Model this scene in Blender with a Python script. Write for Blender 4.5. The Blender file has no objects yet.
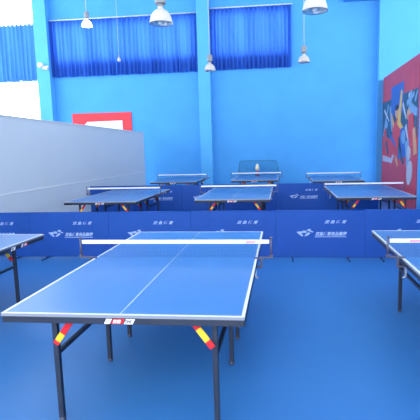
import bpy, bmesh, math, random
from mathutils import Vector, Matrix
random.seed(7)
S = bpy.context.scene
COL = S.collection

# ------------------------------------------------------------------ materials
def mat(name, col, rough=0.5, spec=0.5, metal=0.0, noise=0.0, nscale=6.0, coat=0.0, bump=0.0, bscale=60.0):
    m = bpy.data.materials.new(name); m.use_nodes = True
    nt = m.node_tree; b = nt.nodes['Principled BSDF']
    b.inputs['Base Color'].default_value = (*col, 1)
    b.inputs['Roughness'].default_value = rough
    b.inputs['Specular IOR Level'].default_value = spec
    b.inputs['Metallic'].default_value = metal
    b.inputs['Coat Weight'].default_value = coat
    if noise or bump:
        tc = nt.nodes.new('ShaderNodeTexCoord')
    if noise:
        n = nt.nodes.new('ShaderNodeTexNoise'); n.inputs['Scale'].default_value = nscale; n.inputs['Detail'].default_value = 3
        nt.links.new(tc.outputs['Object'], n.inputs['Vector'])
        r = nt.nodes.new('ShaderNodeValToRGB')
        r.color_ramp.elements[0].color = (*[c * (1 - noise) for c in col], 1)
        r.color_ramp.elements[1].color = (*[min(1, c * (1 + noise)) for c in col], 1)
        r.color_ramp.elements[0].position = 0.3; r.color_ramp.elements[1].position = 0.7
        nt.links.new(n.outputs['Fac'], r.inputs['Fac']); nt.links.new(r.outputs['Color'], b.inputs['Base Color'])
    if bump:
        n2 = nt.nodes.new('ShaderNodeTexNoise'); n2.inputs['Scale'].default_value = bscale
        nt.links.new(tc.outputs['Object'], n2.inputs['Vector'])
        bp = nt.nodes.new('ShaderNodeBump'); bp.inputs['Strength'].default_value = bump; bp.inputs['Distance'].default_value = 0.01
        nt.links.new(n2.outputs['Fac'], bp.inputs['Height']); nt.links.new(bp.outputs['Normal'], b.inputs['Normal'])
    return m

def mixmat(name, kind, fac, a, b_col, rough=0.5):
    """a plain mix of two shaders: cloth that lets light through, clear glass, open netting"""
    m = bpy.data.materials.new(name); m.use_nodes = True
    nt = m.node_tree; nt.nodes.clear()
    out = nt.nodes.new('ShaderNodeOutputMaterial'); mix = nt.nodes.new('ShaderNodeMixShader')
    mix.inputs['Fac'].default_value = fac
    if kind == 'cloth':
        s1 = nt.nodes.new('ShaderNodeBsdfDiffuse'); s1.inputs['Color'].default_value = (*a, 1)
        s2 = nt.nodes.new('ShaderNodeBsdfTranslucent'); s2.inputs['Color'].default_value = (*b_col, 1)
    elif kind == 'glass':
        s1 = nt.nodes.new('ShaderNodeBsdfTransparent'); s1.inputs['Color'].default_value = (*a, 1)
        s2 = nt.nodes.new('ShaderNodeBsdfGlossy'); s2.inputs['Color'].default_value = (*b_col, 1); s2.inputs['Roughness'].default_value = rough
    else:
        s1 = nt.nodes.new('ShaderNodeBsdfTransparent'); s1.inputs['Color'].default_value = (*a, 1)
        s2 = nt.nodes.new('ShaderNodeBsdfDiffuse'); s2.inputs['Color'].default_value = (*b_col, 1)
        # woven threads: two sets of fine bands in object space; the holes stay clear
        tc = nt.nodes.new('ShaderNodeTexCoord'); sep = nt.nodes.new('ShaderNodeSeparateXYZ')
        nt.links.new(tc.outputs['Object'], sep.inputs['Vector'])
        ths = []
        for ax in ('X', 'Z'):
            mu = nt.nodes.new('ShaderNodeMath'); mu.operation = 'MULTIPLY'; mu.inputs[1].default_value = 1 / 0.0125
            fr = nt.nodes.new('ShaderNodeMath'); fr.operation = 'FRACT'
            lt = nt.nodes.new('ShaderNodeMath'); lt.operation = 'LESS_THAN'; lt.inputs[1].default_value = 1 - math.sqrt(1 - fac)
            nt.links.new(sep.outputs[ax], mu.inputs[0]); nt.links.new(mu.outputs[0], fr.inputs[0]); nt.links.new(fr.outputs[0], lt.inputs[0])
            ths.append(lt)
        mx = nt.nodes.new('ShaderNodeMath'); mx.operation = 'MAXIMUM'
        nt.links.new(ths[0].outputs[0], mx.inputs[0]); nt.links.new(ths[1].outputs[0], mx.inputs[1])
        nt.links.new(mx.outputs[0], mix.inputs['Fac'])
    nt.links.new(s1.outputs[0], mix.inputs[1]); nt.links.new(s2.outputs[0], mix.inputs[2])
    nt.links.new(mix.outputs[0], out.inputs['Surface'])
    return m

def srgb(r, g, b):
    f = lambda c: (c / 255 / 12.92) if c / 255 <= 0.04045 else ((c / 255 + 0.055) / 1.055) ** 2.4
    return (f(r), f(g), f(b))

M = dict(
    wall=mat('blue_wall_paint', (0.062, 0.315, 0.70), 0.75, 0.25, noise=0.04, nscale=1.5),
    pilaster=mat('pale_blue_pilaster_paint', (0.082, 0.375, 0.74), 0.75, 0.25, noise=0.03, nscale=1.5),
    shaded_post=mat('shaded_blue_post_paint', (0.05, 0.25, 0.58), 0.7, 0.25),  # blue end post in shade: the shade is put into its colour
    hall=mat('hall_wall_paint', (0.30, 0.55, 0.75), 0.8, 0.2),
    ceiling=mat('ceiling_paint', (0.75, 0.77, 0.78), 0.9, 0.1),
    floor=mat('blue_sports_floor', (0.033, 0.158, 0.43), 0.42, 0.32, noise=0.05, nscale=0.8, bump=0.02, bscale=200),
    partition=mat('grey_laminate', (0.56, 0.61, 0.63), 0.42, 0.4, noise=0.02, nscale=1.0),
    trimgrey=mat('pale_grey_trim', (0.5, 0.53, 0.56), 0.4, 0.4),
    board=mat('blue_table_surface', (0.046, 0.165, 0.42), 0.34, 0.8, noise=0.03, nscale=2),
    edge=mat('pale_board_edge', (0.22, 0.25, 0.31), 0.45, 0.4),
    line=mat('white_table_line', (0.62, 0.65, 0.68), 0.4, 0.4),
    under=mat('dark_board_underside', (0.03, 0.04, 0.06), 0.8, 0.2),
    steel=mat('dark_navy_steel', (0.018, 0.026, 0.048), 0.42, 0.45, noise=0.06, nscale=8),
    rubber=mat('black_rubber', (0.012, 0.012, 0.014), 0.8, 0.3),
    red=mat('red_enamel', (0.62, 0.018, 0.025), 0.4, 0.4),
    yellow=mat('yellow_enamel', (0.80, 0.55, 0.03), 0.4, 0.4),
    white=mat('white_plastic', (0.78, 0.78, 0.77), 0.45, 0.4),
    tape=mat('white_net_tape', (0.78, 0.79, 0.82), 0.8, 0.2),
    chrome=mat('dull_chrome', (0.55, 0.55, 0.55), 0.35, 0.5, metal=0.9),
    post=mat('grey_net_post', (0.09, 0.085, 0.13), 0.4, 0.5, metal=0.3),
    barrier=mat('royal_blue_barrier_cloth', (0.011, 0.070, 0.33), 0.6, 0.25, noise=0.05, nscale=3, bump=0.05, bscale=9),
    bframe=mat('dark_blue_barrier_tube', (0.012, 0.045, 0.16), 0.45, 0.4),
    print_=mat('pale_blue_print', (0.33, 0.45, 0.70), 0.7, 0.2),
    dark=mat('black_plastic', (0.012, 0.013, 0.016), 0.5, 0.4),
    ink=mat('dark_ink', (0.05, 0.06, 0.08), 0.6, 0.3),
    shade=mat('white_lamp_enamel', (0.47, 0.46, 0.43), 0.35, 0.5),
    ballast=mat('grey_ballast_housing', (0.22, 0.24, 0.27), 0.5, 0.4),
    mirror=mat('mirror_aluminium', (0.72, 0.73, 0.75), 0.3, 0.5, metal=0.85),
    cord=mat('grey_cord', (0.45, 0.52, 0.60), 0.6, 0.3),
    cream=mat('cream_plastic', (0.75, 0.66, 0.45), 0.45, 0.4),
    rail=mat('pale_curtain_rail', (0.45, 0.55, 0.65), 0.5, 0.4),
    winframe=mat('white_window_frame', (0.75, 0.75, 0.74), 0.5, 0.4),
    signred=mat('red_sign_board', (0.78, 0.03, 0.05), 0.5, 0.35),
    signwhite=mat('white_sign_board', (0.85, 0.86, 0.86), 0.5, 0.3),
    frame_tube=mat('teal_frame_tube', (0.03, 0.14, 0.24), 0.5, 0.4),
    # mural inks
    m_red=mat('mural_red', (0.39, 0.055, 0.095), 0.5, 0.4, noise=0.12, nscale=2.5),
    m_teal=mat('mural_dark_teal', (0.025, 0.085, 0.17), 0.5, 0.4, noise=0.2, nscale=4),
    m_blue=mat('mural_blue', (0.035, 0.11, 0.42), 0.5, 0.4),
    m_sky=mat('mural_pale_blue', (0.14, 0.29, 0.52), 0.5, 0.4),
    m_white=mat('mural_off_white', (0.34, 0.41, 0.55), 0.5, 0.4),
    m_skin=mat('mural_ochre', (0.48, 0.27, 0.16), 0.5, 0.4),
    m_yellow=mat('mural_yellow', (0.55, 0.38, 0.10), 0.5, 0.4),
    m_scarlet=mat('mural_scarlet', (0.45, 0.05, 0.07), 0.5, 0.4),
    m_hair=mat('mural_dark_hair', (0.02, 0.025, 0.05), 0.5, 0.4),
)
M['net'] = mixmat('dark_blue_netting', 'net', 0.10, (1, 1, 1), (0.02, 0.04, 0.20))
M['catch'] = mixmat('teal_netting', 'net', 0.30, (1, 1, 1), (0.02, 0.13, 0.26))
M['curtain'] = mixmat('blue_curtain_cloth', 'cloth', 0.40, (0.038, 0.14, 0.56), (0.045, 0.18, 0.64))
M['glass'] = mixmat('clear_window_glass', 'glass', 0.06, (0.97, 0.98, 0.98), (1, 1, 1), 0.02)
M['bulb'] = mat('clear_bulb_glass', (0.85, 0.86, 0.86), 0.08, 0.8)
def lit(name, col, strength):
    m = mat(name, (0.8, 0.8, 0.78), 0.4)
    b = m.node_tree.nodes['Principled BSDF']
    b.inputs['Emission Color'].default_value = (*col, 1); b.inputs['Emission Strength'].default_value = strength
    return m
M['glare_bulb'] = lit('bulb_with_glare', (1, 0.97, 0.9), 14)  # emission on bulb and shade stands for backlight glare whitening one pendant lamp
M['glare_shade'] = lit('shade_with_glare', (1, 0.98, 0.94), 1.6)

# ------------------------------------------------------------------ mesh builder
class MB:
    def __init__(s): s.v = []; s.f = []; s.m = []; s.sm = []; s.mats = []
    def mi(s, m):
        if m not in s.mats: s.mats.append(m)
        return s.mats.index(m)
    def add(s, vs, fs, m, smooth=False):
        o = len(s.v); s.v += [tuple(p) for p in vs]; k = s.mi(m)
        for f in fs: s.f.append(tuple(i + o for i in f)); s.m.append(k); s.sm.append(smooth)
        return s
    def box(s, x0, x1, y0, y1, z0, z1, m, top=None, bottom=None):
        vs = [(x0,y0,z0),(x1,y0,z0),(x1,y1,z0),(x0,y1,z0),(x0,y0,z1),(x1,y0,z1),(x1,y1,z1),(x0,y1,z1)]
        s.add(vs, [(0,1,5,4),(1,2,6,5),(2,3,7,6),(3,0,4,7)], m)
        s.add(vs, [(4,5,6,7)], top or m); s.add(vs, [(3,2,1,0)], bottom or m)
        return s
    def bar(s, p, q, w, h, m, up=(0,0,1), cuts=None):
        """square bar from p to q; cuts = [(fraction, material)...] makes painted bands"""
        p, q = Vector(p), Vector(q); d = (q - p).normalized(); up = Vector(up)
        if abs(d.dot(up)) > 0.98: up = Vector((0, 1, 0))
        r = d.cross(up).normalized() * (w / 2); u = r.cross(d).normalized() * (h / 2)
        st = [(0, m)] if not cuts else cuts
        ends = [c[0] for c in st[1:]] + [1]
        for (a, mm), b in zip(st, ends):
            A, B = p + (q - p) * a, p + (q - p) * b
            vs = [A - r - u, A + r - u, A + r + u, A - r + u, B - r - u, B + r - u, B + r + u, B - r + u]
            fs = [(0,1,5,4),(1,2,6,5),(2,3,7,6),(3,0,4,7)]
            if a == 0: fs.append((3,2,1,0))
            if b == 1: fs.append((4,5,6,7))
            s.add(vs, fs, mm)
        return s
    def tube(s, pts, rad, m, n=10, cap=True):
        pts = [Vector(p) for p in pts]; rings = []
        for i, p in enumerate(pts):
            d = (pts[min(i + 1, len(pts) - 1)] - pts[max(i - 1, 0)]).normalized()
            a = Vector((0, 0, 1)) if abs(d.z) < 0.9 else Vector((1, 0, 0))
            r = d.cross(a).normalized(); u = r.cross(d)
            R = rad[i] if isinstance(rad, (list, tuple)) else rad
            rings.append([p + (r * math.cos(2*math.pi*k/n) + u * math.sin(2*math.pi*k/n)) * R for k in range(n)])
        vs = [v for rg in rings for v in rg]; fs = []
        for i in range(len(pts) - 1):
            for k in range(n): fs.append((i*n+k, i*n+(k+1) % n, (i+1)*n+(k+1) % n, (i+1)*n+k))
        s.add(vs, fs, m, True)
        if cap: s.add(vs, [tuple(range(n))[::-1], tuple((len(pts)-1)*n+k for k in range(n))], m)
        return s
    def lathe(s, prof, m, c=(0,0,0), n=24):
        vs = [(c[0] + r*math.cos(2*math.pi*k/n), c[1] + r*math.sin(2*math.pi*k/n), c[2] + z) for r, z in prof for k in range(n)]
        fs = [(i*n+k, i*n+(k+1) % n, (i+1)*n+(k+1) % n, (i+1)*n+k) for i in range(len(prof)-1) for k in range(n)]
        return s.add(vs, fs, m, True)
    def prism(s, poly, y0, y1, m, axis='y'):
        """polygon in (x,z) pushed out along y (or polygon in (y,z) along x)"""
        n = len(poly)
        P = (lambda a, t, b: (a, t, b)) if axis == 'y' else (lambda a, t, b: (t, a, b))
        vs = [P(a, y0, b) for a, b in poly] + [P(a, y1, b) for a, b in poly]
        fs = [tuple(range(n)), tuple(range(2*n-1, n-1, -1))] + [(i, n+i, n+(i+1) % n, (i+1) % n) for i in range(n)]
        return s.add(vs, fs, m)
    def build(s, name, parent=None, bevel=0.0, loc=None):
        me = bpy.data.meshes.new(name); me.from_pydata(s.v, [], s.f)
        for m in s.mats: me.materials.append(m)
        for p, k, sm in zip(me.polygons, s.m, s.sm): p.material_index = k; p.use_smooth = sm
        bm = bmesh.new(); bm.from_mesh(me); bmesh.ops.remove_doubles(bm, verts=bm.verts, dist=1e-6)
        bmesh.ops.recalc_face_normals(bm, faces=bm.faces); bm.to_mesh(me); bm.free()
        o = bpy.data.objects.new(name, me); COL.objects.link(o)
        if parent: o.parent = parent
        if loc: o.location = loc
        if bevel:
            b = o.modifiers.new('bevel', 'BEVEL'); b.width = bevel; b.segments = 2; b.limit_method = 'ANGLE'
        return o

def tag(o, label, cat, group=None):
    o['label'] = label; o['category'] = cat
    if group: o['group'] = group
    elif 'group' in o: del o['group']
    return o
def thing(name, loc, label, cat, group=None, rz=0):
    o = bpy.data.objects.new(name, None); COL.objects.link(o); o.location = loc; o.rotation_euler.z = rz
    o.empty_display_size = 0.2
    return tag(o, label, cat, group)
def struct(o): o['kind'] = 'structure'; return o
def copy_tree(o, parent=None):
    c = o.copy(); COL.objects.link(c)
    if parent: c.parent = parent
    for ch in o.children: copy_tree(ch, c)
    return c

def text_mesh(txt, w, h, m, shear=0.25, name='lettering', thick=0.0006, bold=0.02):
    """lettering fitted into w x h, standing in the x-z plane, read from -y"""
    cu = bpy.data.curves.new(name, 'FONT'); cu.body = txt; cu.shear = shear; cu.extrude = 0.01; cu.offset = bold; cu.resolution_u = 2
    to = bpy.data.objects.new(name, cu); COL.objects.link(to)
    dg = bpy.context.evaluated_depsgraph_get()
    me = bpy.data.meshes.new_from_object(to.evaluated_get(dg)); bpy.data.objects.remove(to); 
    xs = [v.co.x for v in me.vertices]; ys = [v.co.y for v in me.vertices]
    x0, x1, y0, y1 = min(xs), max(xs), min(ys), max(ys)
    for v in me.vertices:
        x, y, z = v.co
        v.co = ((x - x0) / (x1 - x0) * w, -z / 0.01 * thick, (y - y0) / (y1 - y0) * h)
    me.materials.clear(); me.materials.append(m); me.name = name
    return me
def put(name, me, parent, loc, rz=0):
    o = bpy.data.objects.new(name, me); COL.objects.link(o); o.parent = parent; o.location = loc; o.rotation_euler.z = rz
    return o

# ------------------------------------------------------------------ the hall
XL, XR, YN, YB, ZC = -13.0, 12.0, -8.0, 15.0, 10.0
MB().box(XL - .3, XR + .3, YN - .3, YB + .3, -0.2, 0, M['floor']).build('floor')['kind'] = 'structure'
MB().box(XL - .3, XR + .3, YN - .3, YB + .3, ZC, ZC + .2, M['ceiling']).build('ceiling')['kind'] = 'structure'

def wall(name, axis, t0, t1, a0, a1, holes, m):
    """wall slab with rectangular openings; axis 'x' runs along x between y=t0..t1, axis 'y' along y between x=t0..t1"""
    ca = sorted({a0, a1, *[h[0] for h in holes], *[h[1] for h in holes]}); cz = sorted({0, ZC, *[h[2] for h in holes], *[h[3] for h in holes]})
    b = MB()
    for i in range(len(ca) - 1):
        for j in range(len(cz) - 1):
            A0, A1, Z0, Z1 = ca[i], ca[i+1], cz[j], cz[j+1]
            if any(h[0] <= A0 and A1 <= h[1] and h[2] <= Z0 and Z1 <= h[3] for h in holes): continue
            (b.box(A0, A1, t0, t1, Z0, Z1, m) if axis == 'x' else b.box(t0, t1, A0, A1, Z0, Z1, m))
    return struct(b.build(name))
nwin = [0]
def window(axis, t, hole, cols, rows, m_frame=None):
    """frame with mullions and one pane, set in an opening at depth t"""
    a0, a1, z0, z1 = hole; nwin[0] += 1; mf = m_frame or M['winframe']
    bb = (lambda b, A0, A1, Z0, Z1, d, m: b.box(A0, A1, t - d, t + d, Z0, Z1, m)) if axis == 'x' else (lambda b, A0, A1, Z0, Z1, d, m: b.box(t - d, t + d, A0, A1, Z0, Z1, m))
    b = MB()
    for A0, A1, Z0, Z1 in ((a0, a0 + .06, z0, z1), (a1 - .06, a1, z0, z1), (a0 + .06, a1 - .06, z0, z0 + .06), (a0 + .06, a1 - .06, z1 - .06, z1)): bb(b, A0, A1, Z0, Z1, .035, mf)
    for i in range(1, cols):
        A = a0 + (a1 - a0) * i / cols; bb(b, A - .025, A + .025, z0 + .06, z1 - .06, .03, mf)
    for j in rows: bb(b, a0 + .06, a1 - .06, j - .03, j + .03, .028, mf)
    w = struct(b.build('window_%d' % nwin[0]))
    g = bb(MB(), a0 + .04, a1 - .04, z0 + .04, z1 - .04, .004, M['glass']).build('pane', w)
    # the sky seen through this opening: a portal only steers the sampling of the sky's own light
    L = bpy.data.lights.new('sky_portal', 'AREA'); L.shape = 'RECTANGLE'; L.size = a1 - a0; L.size_y = z1 - z0; L.cycles.is_portal = True
    lo = bpy.data.objects.new('sky_portal', L); COL.objects.link(lo)
    if axis == 'x':
        s = -1 if t > 0 else 1
        lo.location = ((a0 + a1) / 2, t - s * .12, (z0 + z1) / 2); lo.rotation_euler = (math.pi / 2 if s > 0 else -math.pi / 2, 0, 0)
    else:
        s = -1 if t > 0 else 1
        lo.location = (t - s * .12, (a0 + a1) / 2, (z0 + z1) / 2); lo.rotation_euler = (0, -math.pi / 2 if s > 0 else math.pi / 2, 0); L.size, L.size_y = z1 - z0, a1 - a0
    return w

H_back = [(-12.7, -9.42, 0.9, 9.4), (-8.65, -2.55, 5.62, 7.2), (-1.75, 1.32, 5.58, 7.3)]
H_left = [(-6.5, -1.0, 2.6, 9.2), (0.0, 6.5, 2.6, 9.2), (7.5, 14.2, 2.6, 9.2)]  # unseen side windows, left and right, laid out only to bring daylight in
H_right = [(-6.5, -1.0, 3.0, 9.2), (0.0, 6.5, 3.0, 9.2), (7.5, 14.2, 3.0, 9.2)]
H_front = [(-11.5, -5.0, 0.3, 9.0), (-4.0, 3.6, 0.3, 9.0), (4.9, 11.0, 0.3, 9.0)]  # unseen rear windows added for daylight, sills lowered to brighten the floor
wall('wall_back', 'x', YB, YB + .3, XL, XR, H_back, M['wall'])
wall('wall_left', 'y', XL - .3, XL, YN, YB, H_left, M['hall'])
wall('wall_right', 'y', XR, XR + .3, YN, YB, H_right, M['hall'])
wall('wall_front', 'x', YN - .3, YN, XL, XR, H_front, M['hall'])
window('x', YB + .15, H_back[0], 2, [4.95, 7.2])
for h in H_back[1:]: window('x', YB + .15, h, 4, [])
for h in H_left: window('y', XL - .15, h, 4, [5.9])
for h in H_right: window('y', XR + .15, h, 4, [5.9])
for h in H_front: window('x', YN - .15, h, 4, [2.6, 5.9])
# pilasters on the back wall and the short beam end at upper right
for i, (x0, x1) in enumerate(((-9.36, -8.78), (-2.375, -1.88), (4.84, 7.6))):
    struct(MB().box(x0, x1, YB - .35, YB, 0, ZC, M['pilaster']).build('trim_%d' % (i + 1), bevel=.01))
struct(MB().box(3.5, 5.45, YB - .5, YB, 7.46, 7.75, M['wall']).build('trim_4'))
# the two long partitions that fence the playing bay
def part_wall():
    b = MB().box(-4.72, -4.60, YN + .5, 14.0, 0, 2.52, M['partition'])
    b.box(-4.60, -4.592, YN + .5, 14.0, 0.94, 0.965, M['winframe'])
    b.box(-4.735, -4.585, YN + .5, 14.0, 2.52, 2.55, M['partition'])
    return struct(b.build('wall_partition_left'))
part_wall()
struct(MB().box(4.52, 4.64, YN + .5, 12.2, 0, 4.06, M['wall']).build('wall_partition_right'))

struct(MB().box(4.33, 4.52, 12.2, 12.36, 0, 4.0, M['shaded_post']).build('trim_5'))
# ------------------------------------------------------------------ mural on the right partition
def build_mural():
    t = thing('wall_mural', (4.52, 10.16, 0), 'tall red printed mural of sports players on the right partition', 'mural')
    X0 = -0.03; Y0 = 10.16
    b = MB().box(X0, 0, 8.16 - Y0, 12.16 - Y0, 0.02, 4.05, M['m_red'])
    b.build('backing_panel', t)
    b = MB(); lay = [0]
    def patch(pts, m):
        lay[0] += 1; x = X0 - 0.0006 * lay[0]
        b.prism([(y - Y0, z) for y, z in pts], X0, x, M[m], axis='x')
    def blob(cy, cz, ry, rz, m, tilt=0.0, n=14):
        patch([(cy + ry*math.cos(a)*math.cos(tilt) - rz*math.sin(a)*math.sin(tilt), cz + ry*math.cos(a)*math.sin(tilt) + rz*math.sin(a)*math.cos(tilt)) for a in [2*math.pi*k/n for k in range(n)]], m)
    def limb(p, q, w0, w1, m):
        d = Vector((q[0]-p[0], q[1]-p[1])).normalized(); n = Vector((-d.y, d.x))
        patch([(p[0]+n.x*w0, p[1]+n.y*w0), (q[0]+n.x*w1, q[1]+n.y*w1), (q[0]-n.x*w1, q[1]-n.y*w1), (p[0]-n.x*w0, p[1]-n.y*w0)], m)
    # picture band
    patch([(12.15, 1.55), (8.17, 1.95), (8.17, 3.22), (12.15, 3.22)], 'm_teal')
    patch([(11.0, 2.7), (9.55, 2.7), (9.55, 3.58), (11.0, 3.58)], 'm_blue')
    patch([(12.1, 1.25), (10.6, 1.25), (10.4, 1.9), (12.1, 2.1)], 'm_scarlet')
    # small player at the far end: white sleeves, red shirt
    limb((11.95, 2.1), (11.35, 3.1), .10, .06, 'm_sky'); limb((11.8, 2.3), (11.3, 1.5), .16, .1, 'm_scarlet')
    blob(11.55, 2.45, .2, .12, 'm_sky'); limb((12.0, 1.35), (10.7, 1.28), .1, .07, 'm_white'); limb((10.8, 1.3), (10.2, 1.75), .09, .05, 'm_white')
    # middle player, ochre arm raised before the blue square
    limb((10.0, 2.45), (9.75, 3.35), .17, .08, 'm_yellow'); blob(10.25, 2.75, .2, .17, 'm_skin'); blob(10.28, 2.9, .2, .09, 'm_hair')
    patch([(10.7, 1.5), (9.75, 1.35), (9.6, 2.35), (10.2, 2.6), (10.75, 2.3)], 'm_scarlet')
    limb((10.6, 2.35), (10.95, 2.75), .1, .07, 'm_skin'); limb((10.15, 2.5), (9.4, 2.15), .11, .06, 'm_yellow')
    patch([(10.05, 1.35), (9.1, 1.45), (9.25, 2.3), (9.75, 2.25)], 'm_blue'); limb((9.7, 1.5), (9.95, 2.0), .12, .08, 'm_hair')
    blob(9.45, 2.0, .22, .2, 'm_sky')
    limb((10.3, 1.4), (10.0, 1.15), .1, .06, 'm_skin')
    for (a, c), (d_, e_), w_, m_ in (((11.9, 2.95), (11.2, 2.55), .05, 'm_white'), ((11.1, 3.0), (10.8, 2.2), .07, 'm_sky'), ((9.6, 2.95), (9.2, 2.5), .06, 'm_white'), ((10.9, 2.05), (10.3, 1.75), .08, 'm_blue'), ((9.25, 2.3), (8.95, 1.9), .08, 'm_white'), ((11.6, 1.9), (11.25, 1.5), .1, 'm_teal'), ((9.0, 3.15), (8.75, 2.85), .06, 'm_white'), ((10.0, 1.7), (9.4, 1.25), .09, 'm_teal'), ((8.4, 2.9), (8.2, 3.15), .06, 'm_sky')):
        limb((a, c), (d_, e_), w_, w_ * .6, m_)
    # near player in pale blue with a red side
    limb((9.15, 2.9), (8.5, 3.1), .08, .06, 'm_sky'); limb((8.9, 2.55), (8.75, 3.2), .14, .09, 'm_sky'); limb((8.75, 2.75), (8.2, 2.6), .14, .1, 'm_sky')
    blob(8.95, 2.6, .15, .16, 'm_skin'); limb((8.75, 2.6), (8.65, 1.7), .22, .26, 'm_scarlet'); limb((8.45, 2.2), (8.25, 1.5), .1, .12, 'm_skin')
    limb((9.05, 1.9), (8.85, 1.15), .2, .16, 'm_sky'); blob(8.75, 1.0, .24, .34, 'm_white', .3); blob(8.85, 1.55, .16, .2, 'm_white')
    b.build('printed_picture', t)
build_mural()

# red and white board on the back wall above the left partition
t = thing('sign_board', (-6.73, YB, 2.1), 'red framed sign board with a white panel above the grey partition', 'sign')
MB().box(-1.33, 1.33, -.05, 0, 0, 1.37, M['signred']).build('backing_board', t, bevel=.005)
MB().prism([(-.86, .12), (.92, .12), (.92, 1.02), (-.66, 1.0), (-.86, .78)], -.062, -.05, M['signwhite']).build('white_panel', t)

# ------------------------------------------------------------------ curtains
def curtain(x0, x1, z0, z1, folds, label, hook=0.05):
    t = thing('curtain', ((x0 + x1) / 2, YB - .08, z1), label, 'curtain', 'blue curtains on the back wall')
    W = x1 - x0; n = int(folds * 10); rows = 10; vs = []; rnd = random.Random(int(abs(x0) * 100))
    ph = [rnd.uniform(-.9, .9) for _ in range(folds + 2)]; am = [rnd.uniform(.55, 1.25) for _ in range(folds + 2)]
    for j in range(rows + 1):
        v = j / rows; z = -(z1 - z0) * v
        for i in range(n + 1):
            u = i / n * folds; k = int(u); f = u - k
            a = am[k] * (1 - f) + am[k + 1] * f; p = ph[k] * (1 - f) + ph[k + 1] * f
            y = .065 * a * math.sin(2 * math.pi * u + p) * (0.75 + 0.35 * v) + .012 * math.sin(5 * u + 3 * v)
            vs.append((-W / 2 + W * i / n + .012 * math.sin(2 * math.pi * u * 2) * v, y - .02, z + (.012 * math.sin(u * 1.9) if j == rows else 0)))
    fs = [(j*(n+1)+i, j*(n+1)+i+1, (j+1)*(n+1)+i+1, (j+1)*(n+1)+i) for j in range(rows) for i in range(n)]
    MB().add(vs, fs, M['curtain'], True).build('drape', t)
    r = MB().tube([(-W/2 - hook, -.02, .03), (W/2 + hook, -.02, .03)], .028, M['rail'])
    r.build('curtain_rail', t)
curtain(-12.9, -9.42, 4.93, 7.25, 18, 'blue curtain at far left across a bright white window')
curtain(-8.92, -2.39, 5.03, 7.33, 36, 'widest blue curtain, between the two pilasters on the back wall')
curtain(-1.84, 1.44, 5.05, 7.45, 20, 'blue curtain right of the middle pilaster, on plain wall')

# ------------------------------------------------------------------ high bay lamps
def lamp(x, y, z, d, label, glow=False, h=None):
    """z = height of the reflector's rim, d = its diameter"""
    t = thing('pendant_lamp', (x, y, z), label, 'lamp', 'high bay pendant lamps'); R = d / 2
    sh = M['glare_shade'] if glow else M['shade']
    out = [(R, 0), (R * .98, .03 * d), (R * .95, .12 * d), (R * .88, .26 * d), (R * .77, .38 * d), (R * .58, .49 * d), (R * .34, .57 * d), (R * .22, .62 * d), (R * .22, .68 * d)]
    b = MB().lathe(out, sh)
    b.lathe([out[0]] + [(r - .006, zz - .004) for r, zz in out[1:]] + [(0, .67 * d)], sh if glow else M['mirror'])
    b.build('reflector', t)
    MB().lathe([(0, .68 * d), (R * .27, .68 * d), (R * .27, .74 * d), (R * .22, .76 * d), (R * .22, .80 * d), (0, .80 * d)], M['ballast']).build('neck', t)
    MB().lathe([(0, .80 * d), (R * .44, .80 * d), (R * .46, .84 * d), (R * .46, 1.24 * d), (R * .40, 1.30 * d), (R * .1, 1.33 * d), (0, 1.33 * d)], M['ballast']).build('ballast_housing', t)
    bl = M['glare_bulb'] if glow else M['bulb']
    MB().lathe([(0, -.04 * d), (R * .18, -.02 * d), (R * .30, .08 * d), (R * .30, .24 * d), (R * .14, .42 * d), (R * .12, .66 * d), (0, .66 * d)], bl, n=16).build('bulb', t)
    MB().tube([(0, 0, 1.32 * d), (0, 0, ZC - z)], .014, M['cord'], n=6).build('cord', t)
lamp(-1.215, 4.6, 4.10, .44, 'large grey pendant lamp nearest, hanging before the widest curtain')
lamp(1.613, 4.6, 4.17, .46, 'pendant lamp cut by the top edge of the picture, right of centre')
lamp(-5.76, 11.8, 6.17, .37, 'white pendant lamp with glare put in as glow at upper left before the widest curtain', glow=True)
lamp(-1.43, 11.8, 4.48, .40, 'small pendant lamp on a long cord before the middle pilaster')
lamp(1.787, 11.8, 4.62, .41, 'small pendant lamp on a long cord right of the narrow curtain')
# twin spotlight on the left pilaster, small pendant bulb by the curtain
t = thing('twin_spotlight', (-8.93, YB - .35, 5.40), 'small white twin headed spotlight on the left pilaster', 'spotlight')
MB().box(-.13, .13, -.07, 0, -.07, .07, M['white']).build('base', t, bevel=.01)
for x, z, r in ((-.15, .08, .12), (.10, -.05, .085)):
    MB().lathe([(0, -r), (r*.5, -r*.87), (r*.87, -r*.5), (r, 0), (r*.87, r*.5), (r*.5, r*.87), (0, r)], M['white'], (x, -.10 - r * .6, z), 16).build('lamp_head', t)
t = thing('pendant_bulb', (-5.53, 14.2, 5.40), 'tiny pale bulb hanging on a thin cord before the widest curtain', 'bulb')
MB().lathe([(0, 0), (.05, .015), (.075, .07), (.06, .13), (.03, .19), (0, .19)], M['shade'], n=16).build('bulb', t)
MB().lathe([(0, .18), (.035, .18), (.035, .26), (0, .26)], M['ballast'], n=12).build('holder', t)
MB().tube([(0, 0, .25), (0, 0, ZC - 5.40)], .006, M['cord'], n=6).build('cord', t)

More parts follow.
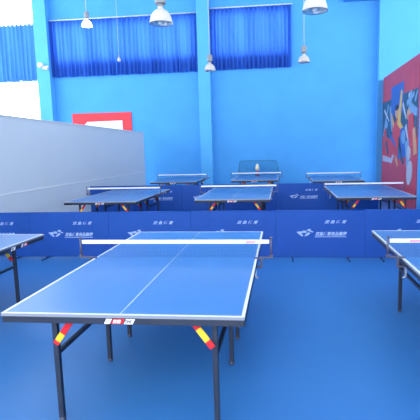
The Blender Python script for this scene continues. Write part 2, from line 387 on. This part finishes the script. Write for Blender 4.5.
# ------------------------------------------------------------------ barriers
PITCH = 1.366
TXT_BIG = text_mesh('双鱼体育用品集团', .485, .066, M['print_'], .3, 'brand_lettering', bold=.03)
TXT_SMALL = text_mesh('双 鱼 体 育', .345, .056, M['print_'], .45, 'slogan_lettering', bold=.02)
def make_barrier():
    t = thing('barrier_panel', (0, 0, 0), '', 'barrier')
    W = PITCH - .002; H = .775
    p = MB().box(-W/2, W/2, -.008, .008, .035, H, M['barrier']).build('cloth_panel', t, bevel=.004)
    x0 = -PITCH / 2; y = -.0084
    e = MB()
    def E(pts): e.prism([(x0 + .315 + a * .27, .365 + c * .125) for a, c in pts], y - .0008, y, M['print_'])
    # the emblem: two nested slanting wings with a tail stroke
    E([(0, .62), (.30, .70), (.44, .52), (.26, .42), (.40, .20), (.34, .02), (.18, .28)])
    E([(.34, .76), (.52, .78), (.62, .60), (.50, .46), (.40, .58)])
    E([(.44, .06), (.60, .12), (.82, .44), (.70, .56), (.58, .40)])
    E([(.58, .84), (.74, 1.0), (.86, .92), (.76, .82), (1.0, .62), (.92, .56), (.68, .74)])
    e.build('emblem', p)
    put('brand_lettering', TXT_BIG, p, (x0 + .605, y, .378))
    MB().box(x0 + .60, x0 + 1.085, y - .0008, y, .358, .368, M['print_']).build('underline', p)
    put('slogan_lettering', TXT_SMALL, p, (x0 + .745, y, .572))
    tp = MB().tube([(-W/2, 0, H), (W/2, 0, H)], .011, M['barrier'], n=8); tp.build('top_hem', p)
    for s in (-1, 1):
        b = MB().tube([(s * .43, -.17, .012), (s * .43, .17, .012)], .012, M['bframe'], n=8)
        b.tube([(s * .43, 0, .012), (s * .43, 0, .06)], .012, M['bframe'], n=8)
        b.build('foot', t)
    return t
B0 = make_barrier()
front = ['blue barrier at far left end of the front row, behind the left foreground table',
         'blue barrier of the front row left of the main table, fish emblem in clear view',
         'blue barrier of the front row behind the left half of the main table',
         'blue barrier of the front row behind the right half of the main table',
         'blue barrier of the front row in the gap between main table and right foreground table',
         'blue barrier of the front row behind the right foreground table']
back = ['blue barrier of the second row nearest the grey partition, behind the left middle table',
        'blue barrier of the second row behind the right end of the left middle table',
        'blue barrier of the second row in the gap left of the centre middle table',
        'blue barrier of the second row directly behind the centre middle table',
        'blue barrier of the second row in the gap left of the right middle table',
        'blue barrier of the second row behind the right middle table, near the red mural']
front[1] = front[1].replace('fish emblem', 'printed emblem')
first = True
for row, (y, labels) in enumerate(((3.04, front), (8.5, back))):
    for k, lb in enumerate(labels):
        o = B0 if first else copy_tree(B0); first = False
        o.location = (.898 + PITCH * (k - 4) + PITCH / 2, y + (.001 if k % 2 else -.001), 0)
        tag(o, lb, 'barrier', 'blue barriers of the front row' if row == 0 else 'blue barriers of the second row')

# ------------------------------------------------------------------ tables
DX = .055
STK_A = text_mesh('双喜', .055, .024, M['white'], .3, 'sticker_lettering', bold=.03)
STK_B = text_mesh('DHS', .042, .022, M['ink'], .3, 'sticker_lettering', bold=.04)
def make_table():
    t = thing('table_tennis_table', (0, 0, 0), '', 'table')
    zt, zb = .760, .741
    for hx in (0, 1):
        y0, y1 = (-1.37, -.0006) if hx == 0 else (.0006, 1.37)
        b = MB().box(-.7625, .7625, y0, y1, zb, zt, M['edge'], top=M['board'], bottom=M['under'])
        e0, e1 = (y0, y0 + .02) if hx == 0 else (y1 - .02, y1)
        l0, l1 = zt - .0005, zt + .0006
        for x in (-.7625, .7425): b.box(x, x + .02, y0, y1, l0, l1, M['line'])
        b.box(-.7425, .7425, e0, e1, l0, l1, M['line'])
        c0, c1 = (e1, y1) if hx == 0 else (y0, e0)
        b.box(-.0024, .0024, c0, c1, l0, l1, M['line'])
        b.build('tabletop', t)
        # steel apron under the board
        f = MB(); a0, a1 = y0 + .004, y1 - .004; za = .698
        f.box(-.758, .758, a0, a0 + .022, za, zb, M['steel']); f.box(-.758, .758, a1 - .022, a1, za, zb, M['steel'])
        f.box(-.758, -.736, a0 + .022, a1 - .022, za, zb, M['steel']); f.box(.736, .758, a0 + .022, a1 - .022, za, zb, M['steel'])
        f.box(-.736, .736, (a0 + a1) / 2 - .015, (a0 + a1) / 2 + .015, za + .006, zb, M['steel'])
        ap = f.build('apron', t, bevel=.003)
        oy = -1.37 if hx == 0 else 0
        ya, yb = (oy + .09, oy + .915) if hx == 0 else (oy + .03, oy + .90)
        for sx in (-1, 1):
            x = DX + sx * .515
            for yy in (ya, yb):
                lg = MB().bar((x, yy, .02), (x, yy, .735), .035, .035, M['steel'], up=(0, 1, 0)).build('leg', t, bevel=.005)
                MB().lathe([(0, 0), (.018, 0), (.021, .006), (.021, .016), (.017, .024), (0, .024)], M['post'], (x, yy, 0), 14).build('rubber_foot', lg)
                yg = yy - .03
                c = [(0, M['red']), (.13, M['yellow']), (.42, M['red'])] if sx < 0 else [(0, M['red']), (.26, M['yellow']), (.72, M['red'])]
                MB().bar((x - sx * .010, yg, .538), (x - sx * .132, yg, .706), .012, .040, M['red'], up=(0, 0, 1), cuts=c).build('gusset', t, bevel=.003)
            MB().bar((x, ya + .018, .465), (x, yb - .018, .465), .026, .026, M['steel']).build('side_rail', t)
    # hanging latches by the joint
    for sx in (-1, 1):
        b = MB().box(sx * .752 - .006, sx * .752 + .006, -.055, -.025, .615, .70, M['chrome'])
        b.tube([(sx * .752, -.04, .612), (sx * .775, -.03, .60)], .009, M['chrome'], n=8)
        b.build('latch', t)
    # stickers: near apron, and the side aprons of the far half
    def sticker_row(loc, rz, pieces):
        for kind, x, w in pieces:
            hgt = .032
            m_ = M['red'] if kind == 'red' else M['white']
            k = .016
            pl = MB().prism([(0, 0), (w, 0), (w + k, hgt), (k, hgt)], -.0012, .0002, m_).build('sticker', t)
            Rm = Matrix.Rotation(rz, 4, 'Z'); v = Rm @ Vector((x, 0, 0))
            pl.location = (loc[0] + v.x, loc[1] + v.y, loc[2]); pl.rotation_euler.z = rz
            if kind == 'red': put('sticker_lettering', STK_A, pl, (w * .12 + .003, -.0014, .004))
            elif kind == 'white': put('sticker_lettering', STK_B, pl, (w * .12 + .003, -.0014, .005))
            else:
                ring = MB()
                for a in range(16):
                    p0, p1 = 2 * math.pi * a / 16, 2 * math.pi * (a + 1) / 16
                    c0, cz = w / 2 + .005, hgt / 2
                    ring.prism([(c0 + .010*math.cos(p0), cz + .010*math.sin(p0)), (c0 + .010*math.cos(p1), cz + .010*math.sin(p1)), (c0 + .0075*math.cos(p1), cz + .0075*math.sin(p1)), (c0 + .0075*math.cos(p0), cz + .0075*math.sin(p0))], -.0018, -.0012, M['ink'])
                ring.build('sticker_ring', pl)
    zs = .702
    sticker_row((0, -1.366, zs), 0, [('round', -.098, .036), ('red', -.056, .074), ('white', .026, .056)])
    sticker_row((.758, .69, zs), math.pi / 2, [('white', 0, .075), ('round', .19, .034), ('red', .235, .08)])
    # net with its tape, posts and clamps
    n = MB().box(-.872, .872, .034, .036, .772, .905, M['net']).build('net', t)
    tp = MB().box(-.872, .872, .029, .041, .898, .934, M['tape']).build('net_tape', n, bevel=.004)
    for s in (-1, 1):
        b = MB().tube([(s * .888, .035, .775), (s * .888, .035, .94)], .009, M['post'], n=10)
        b.box(s * .888 - .014, s * .888 + .014, .022, .048, .768, .795, M['post'])
        b.bar((s * .888, .035, .775), (s * .74, .035, .767), .022, .012, M['post'])
        b.bar((s * .80, .035, .775), (s * .80, .035, .675), .018, .014, M['post'], up=(0, 1, 0))
        b.bar((s * .805, .035, .685), (s * .72, .035, .685), .026, .016, M['post'])
        b.tube([(s * .735, .035, .64), (s * .735, .035, .69)], .010, M['post'], n=8)
        b.lathe([(0, 0), (.012, .004), (.012, .02), (0, .024)], M['post'], (s * .888, .035, .938), 10)
        b.build('net_post', n)
    return t
T0 = make_table()
def net_label(tbl, x):
    n = [c for c in tbl.children if c.name.startswith('net')][0]
    MB().box(x - .045, x + .045, .0282, .0292, .905, .927, M['netlabel']).build('tape_label', n)
M['netlabel'] = mat('faded_red_label', (0.72, 0.32, 0.40), 0.7, 0.2)
spots = [((0, 0), 'large blue table tennis table in the foreground, white lines and red yellow leg brackets', None),
         ((-2.695, -.13), 'blue table tennis table at the left edge of the foreground, mostly cut off', None),
         ((2.795, .04), 'blue table tennis table at the right edge of the foreground, pale side edge', None),
         ((-2.68, 6.07), 'left table of the middle row, pale with glare beside the grey partition', 'tables of the middle row'),
         ((0, 6.25), 'centre table of the middle row, straight behind the main table', 'tables of the middle row'),
         ((2.85, 6.42), 'right table of the middle row, in front of the red mural', 'tables of the middle row'),
         ((-2.50, 11.5), 'left table of the back row, half hidden behind barriers', 'tables of the back row'),
         ((.12, 11.8), 'centre table of the back row, with a catch net at its end', 'tables of the back row'),
         ((2.70, 11.0), 'right table of the back row, nearest the far end of the mural', 'tables of the back row')]
tables = []
for i, ((x, y), lb, g) in enumerate(spots):
    o = T0 if i == 0 else copy_tree(T0)
    o.location = (x, y, 0); tag(o, lb, 'table', g); tables.append(o)
def spread_legs(tbl, dx, dy):
    for c in tbl.children:
        if c.name.split('.')[0] in ('leg', 'gusset', 'side_rail'):
            q = [Vector(v) for v in c.bound_box]; mx = sum(v.x for v in q) / 8; my = sum(v.y for v in q) / 8
            c.location.x += dx if mx > DX else -dx
            if my > 0: c.location.y += dy
spread_legs(tables[1], .05, .05); spread_legs(tables[2], .12, -.14)
net_label(tables[0], .705); net_label(tables[2], -.66)

# ------------------------------------------------------------------ catch net and ball robot behind the back row
t = thing('catch_net', (.10, 13.52, 0), 'translucent teal ball catch net behind the centre back table', 'net')
fr = MB()
fr.tube([(-.80, 0, .70), (-.78, 0, .9), (-.72, 0, 1.27), (-.66, 0, 1.31), (.66, 0, 1.31), (.72, 0, 1.27), (.78, 0, .9), (.80, 0, .70), (-.80, 0, .70)], .012, M['frame_tube'], n=8)
fr.build('frame', t)
MB().prism([(-.80, .70), (-.78, .9), (-.72, 1.27), (-.66, 1.31), (.66, 1.31), (.72, 1.27), (.78, .9), (.80, .70)], -.002, .002, M['catch']).build('netting', t)
for s in (-1, 1):
    MB().tube([(s * .8, 0, .70), (s * .8, 0, .02), (s * .8, -.2, .012)], .012, M['frame_tube'], n=8).tube([(s * .8, 0, .012), (s * .8, .25, .012)], .012, M['frame_tube'], n=8).build('leg', t)
t = thing('ball_robot', (.09, 13.0, .7606), 'cream table tennis robot on the far end of the centre back table', 'robot')
MB().box(-.09, .09, -.07, .07, 0, .03, M['dark']).build('base', t, bevel=.008)
MB().lathe([(0, .03), (.045, .03), (.04, .08), (.028, .12), (.028, .20), (0, .20)], M['red'], n=14).build('stem', t)
MB().lathe([(0, .19), (.06, .19), (.075, .23), (.075, .30), (.055, .36), (.05, .41), (.03, .44), (0, .445)], M['cream'], n=16).build('head', t)
MB().tube([(0, -.06, .27), (0, -.13, .27)], .032, M['cream'], n=12).build('nozzle', t)

# ------------------------------------------------------------------ sky, camera, view
w = bpy.data.worlds.new('sky'); S.world = w; w.use_nodes = True
bg = w.node_tree.nodes['Background']; bg.inputs['Color'].default_value = (1.0, 0.975, 0.93, 1); bg.inputs['Strength'].default_value = 5.0

f, px, pit, yaw, roll = 441.4493, 233.279, 0.1343, 0.1094, -0.0233
C = Vector((0.9819, -3.8393, 1.7309))
fw = Vector((-math.sin(yaw) * math.cos(pit), math.cos(yaw) * math.cos(pit), -math.sin(pit)))
r = fw.cross(Vector((0, 0, 1))).normalized(); u = r.cross(fw)
r2 = r * math.cos(roll) + u * math.sin(roll); u2 = -r * math.sin(roll) + u * math.cos(roll)
cd = bpy.data.cameras.new('camera'); co = bpy.data.objects.new('camera', cd); COL.objects.link(co)
co.matrix_world = Matrix(((r2.x, u2.x, -fw.x, C.x), (r2.y, u2.y, -fw.y, C.y), (r2.z, u2.z, -fw.z, C.z), (0, 0, 0, 1)))
cd.sensor_width = 36; cd.sensor_fit = 'HORIZONTAL'; cd.lens = f / 420 * 36; cd.shift_x = -(px - 210) / 420; cd.clip_end = 200; cd.clip_start = .05
S.camera = co
S.view_settings.view_transform = 'Standard'; S.view_settings.look = 'None'; S.view_settings.gamma = 1; S.view_settings.use_curve_mapping = False
S.view_settings.exposure = 0.66
S.cycles.max_bounces = 10; S.cycles.diffuse_bounces = 6; S.cycles.transparent_max_bounces = 16
S.cycles.caustics_reflective = False; S.cycles.caustics_refractive = False
S.cycles.use_denoising = True; S.cycles.sample_clamp_indirect = 8
